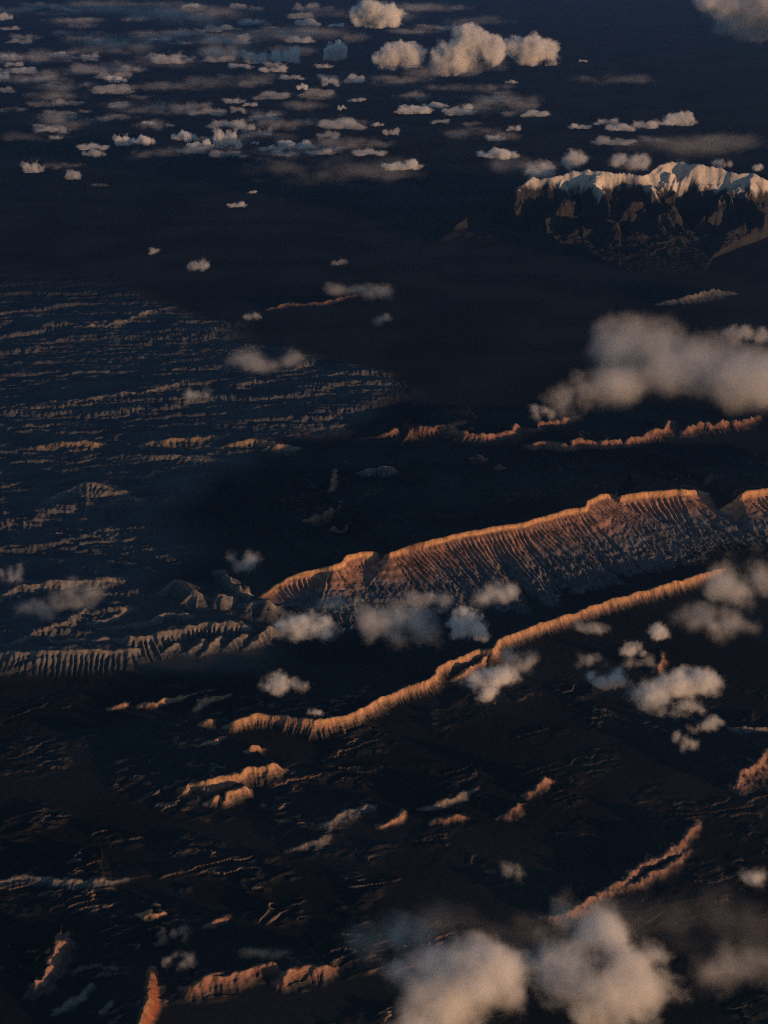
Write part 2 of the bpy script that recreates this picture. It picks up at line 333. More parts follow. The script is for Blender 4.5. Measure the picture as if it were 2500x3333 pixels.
# the snowy massif: crest, then spurs
MCREST = [(930, 525, 20), (990, 488, 200), (1040, 458, 430), (1078, 434, 700), (1106, 413, 1000), (1128, 397, 1300), (1150, 379, 1550), (1190, 384, 1500), (1230, 369, 1700), (1275, 363, 1800),
          (1305, 370, 1740), (1345, 372, 1720), (1385, 378, 1650), (1400, 373, 1700), (1435, 350, 1980), (1467, 344, 2060), (1510, 354, 1960), (1555, 356, 1940), (1585, 370, 1780), (1600, 373, 1740),
          (1620, 369, 1790), (1650, 382, 1640), (1690, 405, 1300), (1740, 450, 700), (1790, 500, 200)]

def line_dist(x, y, L, N):
    best = np.full(x.shape, 1e18); d_s = np.zeros(x.shape); s_s = np.zeros(x.shape); h_s = np.zeros(x.shape)
    seg = np.diff(L[:, :2], axis=0); ln = np.hypot(seg[:, 0], seg[:, 1]); acc = np.r_[0, np.cumsum(ln)]
    for i in range(len(seg)):
        ax, ay = L[i, 0], L[i, 1]
        rx = x - ax; ry = y - ay
        t = np.clip((rx * seg[i, 0] + ry * seg[i, 1]) / (ln[i] ** 2), 0, 1)
        ex = rx - t * seg[i, 0]; ey = ry - t * seg[i, 1]
        q = ex * ex + ey * ey
        m = q < best
        nx = N[i, 0] + (N[i + 1, 0] - N[i, 0]) * t; ny = N[i, 1] + (N[i + 1, 1] - N[i, 1]) * t
        sg = np.where(ex * nx + ey * ny >= 0, 1., -1.)
        best = np.where(m, q, best)
        d_s = np.where(m, sg * np.sqrt(q), d_s)
        s_s = np.where(m, acc[i] + t * ln[i], s_s)
        h_s = np.where(m, L[i, 2] + t * (L[i + 1, 2] - L[i, 2]), h_s)
    return d_s, s_s, h_s

_mp = np.array(MCREST, float)
_mp[:, 2] *= .84
_mx, _my = unproject(_mp[:, 0], _mp[:, 1], _mp[:, 2])
ML = smooth_line(np.c_[_mx, _my, _mp[:, 2]], 2)
_sg = np.diff(ML[:, :2], axis=0); _sg /= np.hypot(_sg[:, 0], _sg[:, 1])[:, None]
_nv = np.zeros((len(ML), 2)); _nv[:-1] += _sg; _nv[1:] += _sg; _nv /= np.hypot(_nv[:, 0], _nv[:, 1])[:, None]
MN = np.c_[_nv[:, 1], -_nv[:, 0]]

def interp_mask(py, ys, vs_):
    return np.interp(py, ys, vs_)

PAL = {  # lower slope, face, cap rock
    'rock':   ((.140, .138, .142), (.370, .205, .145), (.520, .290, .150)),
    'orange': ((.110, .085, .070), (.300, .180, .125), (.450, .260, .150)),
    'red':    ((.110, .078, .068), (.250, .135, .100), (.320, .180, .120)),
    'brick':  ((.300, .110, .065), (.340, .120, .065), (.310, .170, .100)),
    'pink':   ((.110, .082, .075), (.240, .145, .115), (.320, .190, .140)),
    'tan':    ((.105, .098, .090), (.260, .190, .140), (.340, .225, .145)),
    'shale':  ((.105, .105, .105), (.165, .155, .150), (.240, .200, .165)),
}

def land(x, y, detail=True):
    """height, owner (-1 the open ground, -2 the massif, else index of the landform) and colour of the land"""
    n = len(x)
    px, py, zc = project(x, y, np.zeros(n))
    mpp = zc / FPX
    near = zc < 180000
    h = 40 * fbm(x / 9000, y / 9000, 2, 1)
    h = h + 130 * sstep(60000, 110000, y) * ridged(x / 9000, y / 9000, 3, 5)
    colr = np.empty((n, 3), np.float32)
    veg = fbm(x / 2600, y / 1800, 4, 61)
    base = np.array((.045, .046, .046)); dark = np.array((.029, .031, .032))
    k = sstep(-.25, .3, veg)[:, None]
    colr[:] = dark + (base - dark) * k
    # grey shale flats under the badlands, and left of the long wall's apron
    flat = sstep(130, 60, np.abs(py - 1360) * 1.0) * sstep(680, 480, px) * sstep(1470, 1440, py)
    colr += flat[:, None] * (np.array((.10, .095, .09)) - colr)
    # ---- badland country on the left: long cuestas with ribbed steep sides
    edge = np.interp(py, [560, 640, 700, 760, 800, 860, 900, 940, 980, 1040, 1100, 1160, 1240, 1300, 1420, 1470], [200, 330, 460, 640, 840, 850, 820, 700, 600, 480, 410, 390, 390, 300, 200, 100])
    mb = sstep(60, -80, px - edge + 70 * gnoise(x / 1500, y / 1500, 9)) * sstep(560, 700, py) * sstep(1480, 1400, py)
    idx = np.nonzero(mb > .01)[0]
    if len(idx):
        X = x[idx]; Y = y[idx]; m = mb[idx]
        add = np.zeros(len(idx))
        for (lam, amp, ang, sd, rl) in ((430., 44., 10., 21, 75.), (240., 29., 5., 31, 58.), (1200., 66., 15., 41, 100.), (140., 16., 8., 51, 48.)):
            c, s_ = math.cos(R(ang)), math.sin(R(ang))
            u = X * c + Y * s_; v = -X * s_ + Y * c
            ph = v / lam + 1.7 * fbm(u / (lam * 6), v / (lam * 3), 3, sd) + .45 * fbm(u / (lam * .9), v / (lam * .9), 2, sd + 2)
            f = ph - np.floor(ph)
            w = .24
            cell = np.floor(ph)
            if detail:
                f = np.clip(f + .10 * (tri(u / rl + cell * .37 + .8 * gnoise(u / (rl * 3), v / (rl * 3), sd + 7)) - .5), 0, .999)
            up = np.clip(f / w, 0, 1); dn = 1 - np.clip((f - w) / (1 - w), 0, 1)
            prof = np.where(f < w, up, dn ** 1.5)
            am = np.clip(1.9 * fbm(u / (lam * 4) + cell * 7.3, v / (lam * 30), 3, sd + 5) + .85, 0, 1.1)
            if detail:
                pp = u / rl + .9 * gnoise(u / (rl * 3), v / (rl * 3), sd + 7) + .37 * cell
                rb = tri(pp) * .6 + .5 * tri(pp * .43 + .2 * cell)
                steep = np.where(f < w, np.minimum(1, 3.2 * up * (1.12 - up)), np.clip(1 - (f - w) * 6, 0, 1) * .38)
                prof = prof - .62 * steep * rb
            add += amp * am * prof
        add += 7 * fbm(X / 170, Y / 130, 4, 71, .6) + 22 * ridged(X / 900, Y / 500, 3, 73)
        h[idx] += m * add
        tone = np.clip(fbm(X / 900, Y / 500, 3, 77) + .5, 0, 1)[:, None]
        bc = np.array((.078, .084, .096)) * (1 - tone) + np.array((.125, .128, .132)) * tone
        colr[idx] += (m[:, None] * (bc - colr[idx])) * .9
    # ---- scattered ledges in the dark country
    if detail:
        ml = np.maximum(sstep(1440, 1540, py), .8 * sstep(960, 1010, py) * sstep(1190, 1120, py) * sstep(560, 660, px))
        idx = np.nonzero((ml > .01) & (zc < 60000))[0]
        X = x[idx]; Y = y[idx]; m = ml[idx]
        c, s_ = math.cos(R(24)), math.sin(R(24))
        u = X * c + Y * s_; v = -X * s_ + Y * c
        nn = fbm(u / 2200, v / 800, 6, 91, .56) * 4.6 + .6
        st = np.floor(nn) + sstep(.0, .075, nn - np.floor(nn))
        pres = sstep(-.02, .25, fbm(X / 900, Y / 700, 4, 95)) * (.35 + .65 * sstep(-.2, .4, gnoise(X / 4000, Y / 4000, 97)))
        # ledges only where present, else a plain slope
        lift = 30 * (st - nn) * pres * m
        h[idx] += lift
        lc = (np.clip(pres * m * 1.2, 0, 1) * sstep(.20, .10, nn - np.floor(nn)))[:, None]
        hue = np.clip(gnoise(X / 1100, Y / 1100, 99) + .5, 0, 1)[:, None]
        bc = np.array((.20, .17, .145)) * (1 - hue) + np.array((.32, .19, .115)) * hue
        colr[idx] += .75 * lc * (bc - colr[idx])
        # small washes on the open flats
        w_ = 9 * ridged(x / 420, y / 300, 3, 51) * sstep(70000, 30000, zc) * (.25 + .75 * flat)
        h -= w_ * (.03 + .45 * flat)
        h += .5 * gnoise(x / 90, y / 90, 55) * sstep(40000, 20000, zc)
    # ---- landforms
    owner = np.full(n, -1, np.int16)
    top = np.zeros(n)
    soil = colr.copy()
    for si, s in enumerate(S):
        L = s['L']; pad = max(s['front'], s['back']) * 1.25 + 60
        x0, x1 = L[:, 0].min() - pad, L[:, 0].max() + pad; y0, y1 = L[:, 1].min() - pad, L[:, 1].max() + pad
        idx = np.nonzero((x > x0) & (x < x1) & (y > y0) & (y < y1))[0]
        if not len(idx): continue
        X = x[idx]; Y = y[idx]
        sd = s['seed']
        d, sl, H = line_dist(X, Y, L, s['N'])
        F = s['front'] * (.45 + .55 * H / max(L[:, 2].max(), 1))
        F = F * (1 + .22 * gnoise(sl / 900, sl * 0 + sd, sd))
        rl = s['ribl'] * .82
        if detail and s['name'] in ('hogback', 'escarpment', 'butte'):
            H = H * (1 + (.48 if s['name'] == 'hogback' else .07) * fbm(sl / 420 + sd, sl * 0, 4, sd + 31, .6))
            F = F * (1 + .35 * gnoise(sl / 260, sl * 0, sd + 32) + (.40 * gnoise(sl / 62, sl * 0, sd + 33) if s['name'] == 'hogback' else 0))
        if detail and s['front'] <= 460 and s['name'] != 'hogback':
            rag = s.get('rag')
            if rag is None:
                rag = .35 if s['name'] == 'red_cliff' or 'curving' in s['label'] else (.55 if s['front'] > 300 else .8)
            wl = 190 if s['front'] <= 300 else 330
            H = H * np.clip(1 - .30 * rag + 1.0 * rag * fbm(sl / wl + sd, d / (wl * 1.4), 3, sd + 21), .08, 1.15)
            d = d + .26 * wl * rag * fbm(X / (wl * .7), Y / (wl * .7), 3, sd + 22)
        if detail:
            d = d + s['wig'] * (fbm(X / (rl * 2.6), Y / (rl * 2.6), 3, sd + 1) * 1.6)
        t = np.clip(d / F, 0, 1.3)
        cw = s['capw']; cf = s['cap']
        tc = np.clip(d / cw, 0, 1)
        tt = np.clip((d - cw) / np.maximum(F - cw, 20), 0, 1)
        slope = (1 - tt) ** s['fan']
        hh = H * (cf * (1 - tc) + (1 - cf) * slope)
        if detail:
            # ribs run down the fall line; fine near the rim, merging below
            wv = .45 * gnoise(sl / (rl * 4), d / (rl * 12), sd + 2) + .22 * gnoise(sl / (rl * 1.3), d / (rl * 2.6), sd + 3)
            p1 = sl / rl + wv + .10 * gnoise(X / (rl * .8), Y / (rl * .8), sd + 9)
            fine = tri(p1); coarse = tri(p1 * .5 + .2); vfine = tri(p1 * 2.0 + .3)
            kk = sstep(.45, .95, tt)
            rib = ((.22 * vfine + .78 * fine) * (1 - .4 * kk) + coarse * .4 * kk) ** (1 + .9 * kk)
            rib = rib * (.75 + .5 * np.clip(.5 + gnoise(sl / (rl * 2.3), d / (rl * 6), sd + 4), 0, 1))
            env = np.where(d > cw * .6, np.minimum(1, np.maximum(d - cw * .6, 0) / (rl * .7)) * (1 - tt) ** .42, 0) * np.clip(tt * 9 + .25, 0, 1)
            hh = hh - .80 * s['riba'] * np.minimum(H, 260) * env * (rib - .12)
            # torn hummocks at the toe
            toe = (sstep(.16, .5, tt) if s['front'] > 1000 else sstep(.5, .75, tt)) * sstep(1.0, .8, tt)
            hh = hh + toe * (.11 if s['front'] > 1000 else .075) * np.minimum(H, 300) * (ridged((X + .55 * Y) / (rl * 1.5), (Y - .55 * X) / (rl * 3.2), 3, sd + 6) - .55) * (1.6 if s['front'] > 1000 else .7)
            hh = hh + np.clip(tt * 6, 0, 1) * (1 - tt) * .022 * np.minimum(H, 300) * fbm(X / 75, Y / 75, 3, sd + 14)
            # notches and ledges of the cap
            capn = np.clip(1 - np.abs(d - cw * .4) / (cw * 1.2), 0, 1)
            hh = hh - capn * (.10 * H * cf + 3) * (tri(sl / (rl * .55) + 1.3 * gnoise(sl / 150, d / 300, sd + 8)) ** 2)
        B = s['back'] * (.4 + .6 * H / max(L[:, 2].max(), 1))
        tb = np.clip(-d / B, 0, 1)
        back = H * (1 - tb) ** 1.25
        if detail:
            back = back - np.minimum(-np.minimum(d, 0) / 200, 1) * .07 * np.minimum(H, 200) * ridged(X / 500, Y / 500, 3, sd + 12)
        hh = np.where(d > 0, np.where(d < F, hh, 0), back)
        hh = np.maximum(hh, 0)
        cur = top[idx]
        m = hh > cur
        top[idx] = np.where(m, hh, cur)
        own = m & (hh > 4 + .02 * H)
        ow = owner[idx]; ow[own] = si; owner[idx] = ow
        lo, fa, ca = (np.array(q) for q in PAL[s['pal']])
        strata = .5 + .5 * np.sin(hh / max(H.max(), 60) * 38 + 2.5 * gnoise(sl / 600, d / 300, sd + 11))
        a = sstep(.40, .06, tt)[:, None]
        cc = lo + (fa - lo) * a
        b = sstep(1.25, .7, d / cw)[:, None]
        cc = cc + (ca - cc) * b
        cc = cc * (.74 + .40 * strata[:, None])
        cc = cc * (1 + .55 * np.clip(fbm(sl / 55 + sd, d / 130, 3, sd + 41), -.9, .5))[:, None]
        # plateau behind the rim is scrub and soil
        bk = sstep(4, 45, -d)[:, None]
        ct = colr[idx]
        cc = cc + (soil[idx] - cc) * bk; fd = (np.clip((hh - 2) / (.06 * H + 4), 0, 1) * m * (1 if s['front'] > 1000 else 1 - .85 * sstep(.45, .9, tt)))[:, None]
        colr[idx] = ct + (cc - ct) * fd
    h = h * (1 - .6 * np.clip(top / 150, 0, 1)) + top
    # ---- snowy massif
    pad = 9000
    idx = np.nonzero((x > ML[:, 0].min() - pad) & (x < ML[:, 0].max() + pad) & (y > ML[:, 1].min() - pad) & (y < ML[:, 1].max() + pad))[0]
    if len(idx):
        X = x[idx]; Y = y[idx]
        d, sl, H = line_dist(X, Y, ML, MN)
        w1 = fbm(X / 2600, Y / 2600, 4, 201)
        d2 = d + 420 * w1
        rg = .75
        F = 2400 + 2.9 * H; B = 2500 + 2.5 * H
        t = np.clip(np.where(d2 > 0, d2 / F, -d2 / B), 0, 1)
        hm = H * (.96 * (1 - t) ** 2.3 + .04 * (1 - sstep(0, .12, t)))
        if detail:
            env = np.clip(t * 8, 0, 1) * (1 - t) ** .9
            qx = X + 380 * gnoise(X / 1300, Y / 1300, 221); qy = Y + 380 * gnoise(X / 1300, Y / 1300, 222)
            p = sl / 1500 + .9 * gnoise(sl / 3800, d / 5200, 205) + .45 * gnoise(X / 1100, Y / 1100, 206)
            rg = ridged(qx / 1600, qy / 1600, 6, 207, .50)
            hm = hm - np.clip(t * 11, 0, 1) * hm * np.clip(.30 * (.5 + .5 * np.cos(2 * np.pi * p)) + 1.25 * np.clip(.84 - rg, 0, 1), 0, .9)
            hm = hm + np.minimum(t * 14, 1) * np.minimum(1, (1 - t) * 3) * np.minimum(1, H / 600) * 26 * fbm(X / 150, Y / 150, 3, 209)
            hm = hm - (1 - np.minimum(t * 14, 1)) * H * .085 * np.clip(fbm(sl / 420, sl * 0, 3, 223) + .2, 0, 1)
        hm = np.maximum(hm, 0)
        m = hm > 25
        ow = owner[idx]; ow[m & (hm > top[idx])] = -2; owner[idx] = ow
        h[idx] += hm
        rock = np.array((.038, .037, .036)) + .012 * np.clip(w1, -1, 1)[:, None]  # dark forest tone; its darkness also stands in for shadow on the lower slopes
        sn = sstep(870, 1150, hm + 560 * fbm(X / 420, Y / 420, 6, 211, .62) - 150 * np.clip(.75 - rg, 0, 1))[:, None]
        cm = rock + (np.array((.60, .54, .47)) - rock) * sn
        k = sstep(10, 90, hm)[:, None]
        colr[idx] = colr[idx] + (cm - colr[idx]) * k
    # earth's curve is left out; the land fades level far away
    return h, owner, np.clip(colr, .01, .9)

# grid fine in the part of the place that is looked at, coarse beyond
fine_c = np.arange(-90, 1750, 1.95)
cols_px = np.r_[np.array([-5200, -4200, -3400, -2700, -2100, -1650, -1300, -1000, -780, -600, -460, -340, -240, -160]), fine_c,
                np.array([1790, 1850, 1930, 2020, 2120, 2240, 2380, 2540, 2720, 2920, 3150, 3400, 3700, 4050, 4450, 4900, 5500, 6200, 7000])]
NR = 1290
VS = np.r_[np.linspace(2560, 2300, 30), np.arange(2298, 30, -1.0), np.linspace(29, -190, 60)]
ccoarse = np.linspace(-120, 1780, 150)
gx, gy = np.meshgrid(ccoarse, VS)
X0, Y0 = unproject(gx.ravel(), gy.ravel(), 0)
hc = land(X0, Y0, detail=False)[0].reshape(gx.shape)
ys = project(X0, Y0, hc.ravel())[1].reshape(gx.shape)
dv = np.diff(ys, axis=0); dref = np.diff(VS)[:, None]
arc = np.where(dv < 0, -dv, 0.12) * np.where(np.abs(dref) > 1.5, .25, 1)
w = np.clip(arc, .35, 6.0) * np.where((gx[1:] > 900) & (gy[1:] > 320) & (gy[1:] < 620), 2.4, 1.0)
ker = np.hanning(9)[1:-1]; ker /= ker.sum()
for _ in range(2):
    w = np.apply_along_axis(lambda q: np.convolve(np.pad(q, 3, 'edge'), ker, 'valid'), 0, w)
ker2 = np.hanning(13)[1:-1]; ker2 /= ker2.sum()
w = np.apply_along_axis(lambda q: np.convolve(np.pad(q, 5, 'edge'), ker2, 'valid'), 1, w)
cum = np.vstack([np.zeros(w.shape[1]), np.cumsum(w, axis=0)])
cum /= cum[-1]
tgt = np.linspace(0, 1, NR)
rows_c = np.array([np.interp(tgt, cum[:, j], VS) for j in range(cum.shape[1])])     # column, row
jf = np.interp(cols_px, ccoarse, np.arange(len(ccoarse)))
j0 = np.clip(jf.astype(int), 0, len(ccoarse) - 2); fr = (jf - j0)[:, None]
rows = rows_c[j0] * (1 - fr) + rows_c[j0 + 1] * fr
NC = len(cols_px)
PX = np.repeat(cols_px[:, None], NR, 1)
GX, GY = unproject(PX.ravel(), rows.ravel(), 0)
print('grid', NC, NR, NC * NR, round(time.time() - T0, 1))
HH, OWN, COL = land(GX, GY)
print('land', round(time.time() - T0, 1))

def mat_land():
    m = bpy.data.materials.new('desert_land')
    m.use_nodes = True
    nt = m.node_tree; nt.nodes.clear()
    o = nt.nodes.new('ShaderNodeOutputMaterial')
    b = nt.nodes.new('ShaderNodeBsdfDiffuse')
    a = nt.nodes.new('ShaderNodeAttribute'); a.attribute_name = 'soil'
    tc = nt.nodes.new('ShaderNodeTexCoord')
    nz = nt.nodes.new('ShaderNodeTexNoise'); nz.inputs['Scale'].default_value = 1 / 70.; nz.inputs['Detail'].default_value = 4; nz.inputs['Roughness'].default_value = .65
    mr = nt.nodes.new('ShaderNodeMapRange'); mr.inputs[1].default_value = .25; mr.inputs[2].default_value = .75; mr.inputs[3].default_value = .72; mr.inputs[4].default_value = 1.22
    mx = nt.nodes.new('ShaderNodeMix'); mx.data_type = 'RGBA'; mx.blend_type = 'MULTIPLY'; mx.inputs[0].default_value = 1
    nt.links.new(tc.outputs['Object'], nz.inputs['Vector'])
    nt.links.new(nz.outputs[0], mr.inputs[0])
    nt.links.new(a.outputs['Color'], mx.inputs[6])
    nt.links.new(mr.outputs[0], mx.inputs[7])
    nt.links.new(mx.outputs[2], b.inputs['Color'])
    nt.links.new(b.outputs[0], o.inputs['Surface'])
    return m
LAND = mat_land()

def mesh_obj(name, verts, quads, cols, smooth=False):
    me = bpy.data.meshes.new(name)
    nv, nf = len(verts), len(quads)
    me.vertices.add(nv); me.vertices.foreach_set('co', verts.astype(np.float32).ravel())
    me.loops.add(nf * 4); me.loops.foreach_set('vertex_index', quads.astype(np.int32).ravel())
    me.polygons.add(nf)
    me.polygons.foreach_set('loop_start', np.arange(nf, dtype=np.int32) * 4)
    me.update(calc_edges=True)
    at = me.attributes.new('soil', 'FLOAT_COLOR', 'POINT')
    at.data.foreach_set('color', np.c_[cols, np.ones(nv)].astype(np.float32).ravel())
    if smooth:
        me.polygons.foreach_set('use_smooth', np.ones(nf, dtype=bool))
    me.materials.append(LAND)
    o = bpy.data.objects.new(name, me); col.objects.link(o)
    return o

V = np.c_[GX, GY, HH]
I = np.arange(NC * NR).reshape(NC, NR)
Q = np.stack([I[:-1, :-1], I[1:, :-1], I[1:, 1:], I[:-1, 1:]], -1).reshape(-1, 4)
own4 = OWN[Q]
fo = own4.max(1)
fo = np.where((fo < 0) & ((own4 == -2).sum(1) >= 2), -2, fo)
for k in np.unique(fo):
    q = Q[fo == k]
    ids, inv = np.unique(q.ravel(), return_inverse=True)
    if k == -1: nm, lab = 'ground', 'dark desert ground with faint washes and low ledges under the clouds'
    elif k == -2: nm, lab = 'mountain', 'snow capped mountain massif at the upper right, lit along its crest'
    else: nm, lab = S[k]['name'], S[k]['label']
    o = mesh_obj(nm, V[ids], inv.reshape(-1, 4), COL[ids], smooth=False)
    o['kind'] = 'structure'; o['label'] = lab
print('terrain objects', round(time.time() - T0, 1))

# ------------------------------------------------------------------ haze
def haze():
    me = bpy.data.meshes.new('haze')
    x0, x1, y0, y1, z0, z1 = -160000, 160000, -60000, 200000, -420, 9400
    v = [(x, y, z) for x in (x0, x1) for y in (y0, y1) for z in (z0, z1)]
    f = [(0, 1, 3, 2), (4, 6, 7, 5), (0, 4, 5, 1), (2, 3, 7, 6), (0, 2, 6, 4), (1, 5, 7, 3)]
    me.from_pydata(v, [], f); me.update()
    m = bpy.data.materials.new('haze_air'); m.use_nodes = True
    nt = m.node_tree; nt.nodes.clear()
    o = nt.nodes.new('ShaderNodeOutputMaterial'); p = nt.nodes.new('ShaderNodeVolumePrincipled')
    p.inputs['Color'].default_value = HAZE_COL; p.inputs['Density'].default_value = HAZE_DENS; p.inputs['Anisotropy'].default_value = HAZE_G
    nt.links.new(p.outputs[0], o.inputs['Volume'])
    me.materials.append(m)
    ob = bpy.data.objects.new('haze', me); col.objects.link(ob)
    ob["kind"] = "stuff"; ob["label"] = "thin blue evening haze in the air over the desert"
HAZE_COL = (.20, .42, .92, 1); HAZE_DENS = 2.7e-6; HAZE_G = .55
haze()

# ------------------------------------------------------------------ clouds
def field(nt, pos, lumps, seed, freq, amp, detail=4.0, rough=.55, flat=None, warp=0.0):
    """cloud shape: soft union of rounded masses, torn by noise; the same nodes make the outline and the vapour"""
    N = nt.nodes; Lk = nt.links.new
    def vm(op, a, b=None):
        n = N.new('ShaderNodeVectorMath'); n.operation = op
        for i, q in enumerate((a, b)):
            if q is None: continue
            if hasattr(q, 'is_linked'): Lk(q, n.inputs[i])
            else: n.inputs[i].default_value = q
        return n.outputs['Value'] if op == 'LENGTH' else n.outputs['Vector']
    def ma(op, a, b=None, c=None):
        n = N.new('ShaderNodeMath'); n.operation = op
        for i, q in enumerate((a, b, c)):
            if q is None: continue
            if hasattr(q, 'is_linked'): Lk(q, n.inputs[i])
            else: n.inputs[i].default_value = q
        return n.outputs[0]
    g = None
    for (cx, cy, cz, rx, ry, rz) in lumps:
        d = vm('LENGTH', vm('MULTIPLY', vm('SUBTRACT', pos, (cx, cy, cz)), (1 / rx, 1 / ry, 1 / rz)))
        e = ma('MULTIPLY', ma('SUBTRACT', 1.0, d), min(rx, ry, rz) ** .5)
        g = e if g is None else ma('SMOOTH_MAX', g, e, .12)
    n = N.new('ShaderNodeTexNoise'); n.noise_dimensions = '3D'
    n.inputs['Scale'].default_value = freq; n.inputs['Detail'].default_value = detail; n.inputs['Roughness'].default_value = rough
    Lk(vm('ADD', pos, (seed * 3.17 % 50, seed * 7.31 % 50, seed * 1.93 % 50)), n.inputs['Vector'])
    f = ma('MULTIPLY_ADD', ma('SUBTRACT', n.outputs[0], .5), amp * 2, g)
    if flat is not None:
        sx = N.new('ShaderNodeSeparateXYZ'); Lk(pos, sx.inputs[0])
        f = ma('SUBTRACT', f, ma('MULTIPLY', ma('MAXIMUM', ma('SUBTRACT', flat, sx.outputs[2]), 0.0), 3.0))
    return f

def cloud_mat(name, args, soft):
    m = bpy.data.materials.new(name); m.use_nodes = True
    nt = m.node_tree; nt.nodes.clear()
    o = nt.nodes.new('ShaderNodeOutputMaterial')
    p = nt.nodes.new('ShaderNodeVolumePrincipled')
    p.inputs['Color'].default_value = (.97, .97, .97, 1); p.inputs['Anisotropy'].default_value = 0.15
    tc = nt.nodes.new('ShaderNodeTexCoord')
    f = field(nt, tc.outputs['Object'], **args)
    a = nt.nodes.new('ShaderNodeMath'); a.operation = 'MULTIPLY'; a.use_clamp = True; a.inputs[1].default_value = 1 / soft
    nt.links.new(f, a.inputs[0])
    a2 = nt.nodes.new('ShaderNodeMath'); a2.operation = 'POWER'; a2.inputs[1].default_value = 1.9
    nt.links.new(a.outputs[0], a2.inputs[0])
    ex = nt.nodes.new('ShaderNodeAttribute'); ex.attribute_type = 'OBJECT'; ex.attribute_name = 'extinction'
    b = nt.nodes.new('ShaderNodeMath'); b.operation = 'MULTIPLY'
    nt.links.new(a2.outputs[0], b.inputs[0]); nt.links.new(ex.outputs['Fac'], b.inputs[1])
    nt.links.new(b.outputs[0], p.inputs['Density'])
    nt.links.new(p.outputs[0], o.inputs['Volume'])
    return m

def outline_mesh(name, args, res, lo, hi):
    """closed mesh round the place where the field is above zero"""
    ng = bpy.data.node_groups.new('outline', 'GeometryNodeTree')
    ng.interface.new_socket('Geometry', in_out='OUTPUT', socket_type='NodeSocketGeometry')
    out = ng.nodes.new('NodeGroupOutput')
    pos = ng.nodes.new('GeometryNodeInputPosition')
    f = field(ng, pos.outputs[0], **args)
    a = ng.nodes.new('ShaderNodeMath'); a.operation = 'ADD'; a.inputs[1].default_value = 1.0
    ng.links.new(f, a.inputs[0])
    vc = ng.nodes.new('GeometryNodeVolumeCube')
    vc.inputs['Min'].default_value = lo; vc.inputs['Max'].default_value = hi
    for i, ax in enumerate('XYZ'):
        vc.inputs['Resolution ' + ax].default_value = max(8, int(res * (hi[i] - lo[i]) / 2.4))
    ng.links.new(a.outputs[0], vc.inputs['Density'])
    vm_ = ng.nodes.new('GeometryNodeVolumeToMesh'); vm_.inputs['Threshold'].default_value = .985
    ng.links.new(vc.outputs[0], vm_.inputs[0])
    ng.links.new(vm_.outputs[0], out.inputs[0])
    me0 = bpy.data.meshes.new('t'); ob = bpy.data.objects.new('t', me0); TMP.objects.link(ob)
    md = ob.modifiers.new('g', 'NODES'); md.node_group = ng
    TODO.append((name, ob, ng, me0))

CLEAR = []
TMP = bpy.data.collections.new('tmp'); col.children.link(TMP)
TODO = []; OUT = {}
def bake():
    bpy.context.view_layer.update()
    dg = bpy.context.evaluated_depsgraph_get()
    for name, ob, ng, me0 in TODO:
        OUT[name] = bpy.data.meshes.new_from_object(ob.evaluated_get(dg))
    for name, ob, ng, me0 in TODO:
        bpy.data.objects.remove(ob); bpy.data.node_groups.remove(ng); bpy.data.meshes.remove(me0)
    bpy.data.collections.remove(TMP)

def lumps_for(rnd, dy, dz, kind):
    """rounded masses inside the box (+-1, +-dy, +-dz)"""
    L = []
    m = min(dy, dz)
    if kind == 'cum':
        n = rnd.randint(4, 6)
        for i in range(n):
            r = rnd.uniform(.5, .95) * m
            r = min(r, .8)
            x = rnd.uniform(-1 + r, 1 - r) if r < 1 else 0
            x = -1 + r + (2 - 2 * r) * ((i + rnd.uniform(.2, .8)) / n)
            tall = rnd.uniform(.75, 1.15)
            L.append((x, rnd.uniform(-.5, .5) * max(dy - r, 0), -dz + r * tall + rnd.uniform(0, .6) * max(2 * dz - 2 * r * tall, 0), r * rnd.uniform(1, 1.3), r * rnd.uniform(.9, 1.2), r * tall))
    else:
        n = rnd.randint(3, 5)
        for i in range(n):
            rx = rnd.uniform(.35, .6); ry = rnd.uniform(.6, 1.0) * dy; rz = rnd.uniform(.6, 1.0) * dz
            x = (-1 + rx) + (2 - 2 * rx) * ((i + rnd.uniform(.2, .8)) / n)
            L.append((x, rnd.uniform(-.3, .3) * dy, rnd.uniform(-.25, .25) * dz, rx, ry, rz))
    return L

STYLE = {  # softness, noise amplitude, noise frequency, detail, roughness, optical depth over the half width
    'cum':   (.20, .85, 2.0, 5.5, .66, 8.0),
    'puff':  (.50, .95, 1.8, 5.5, .68, 10.0),
    'soft':  (.78, 1.05, 1.4, 5.5, .66, 9.5),
    'veil':  (.60, 1.1, 1.4, 5.5, .62, 1.3),
    'flat':  (.34, .95, 1.8, 5.5, .66, 1.3),
}
CL = []     # clouds seen large: label, px, py, width, height (picture measure), altitude, style, masses or None, seed, strength
def cl(label, px, py, w, h, alt, style, seed, lumps=None, k=1.0, depth=.75, group=None):
    CL.append((label, px, py, w, h, alt, style, seed, lumps, k, depth, group))

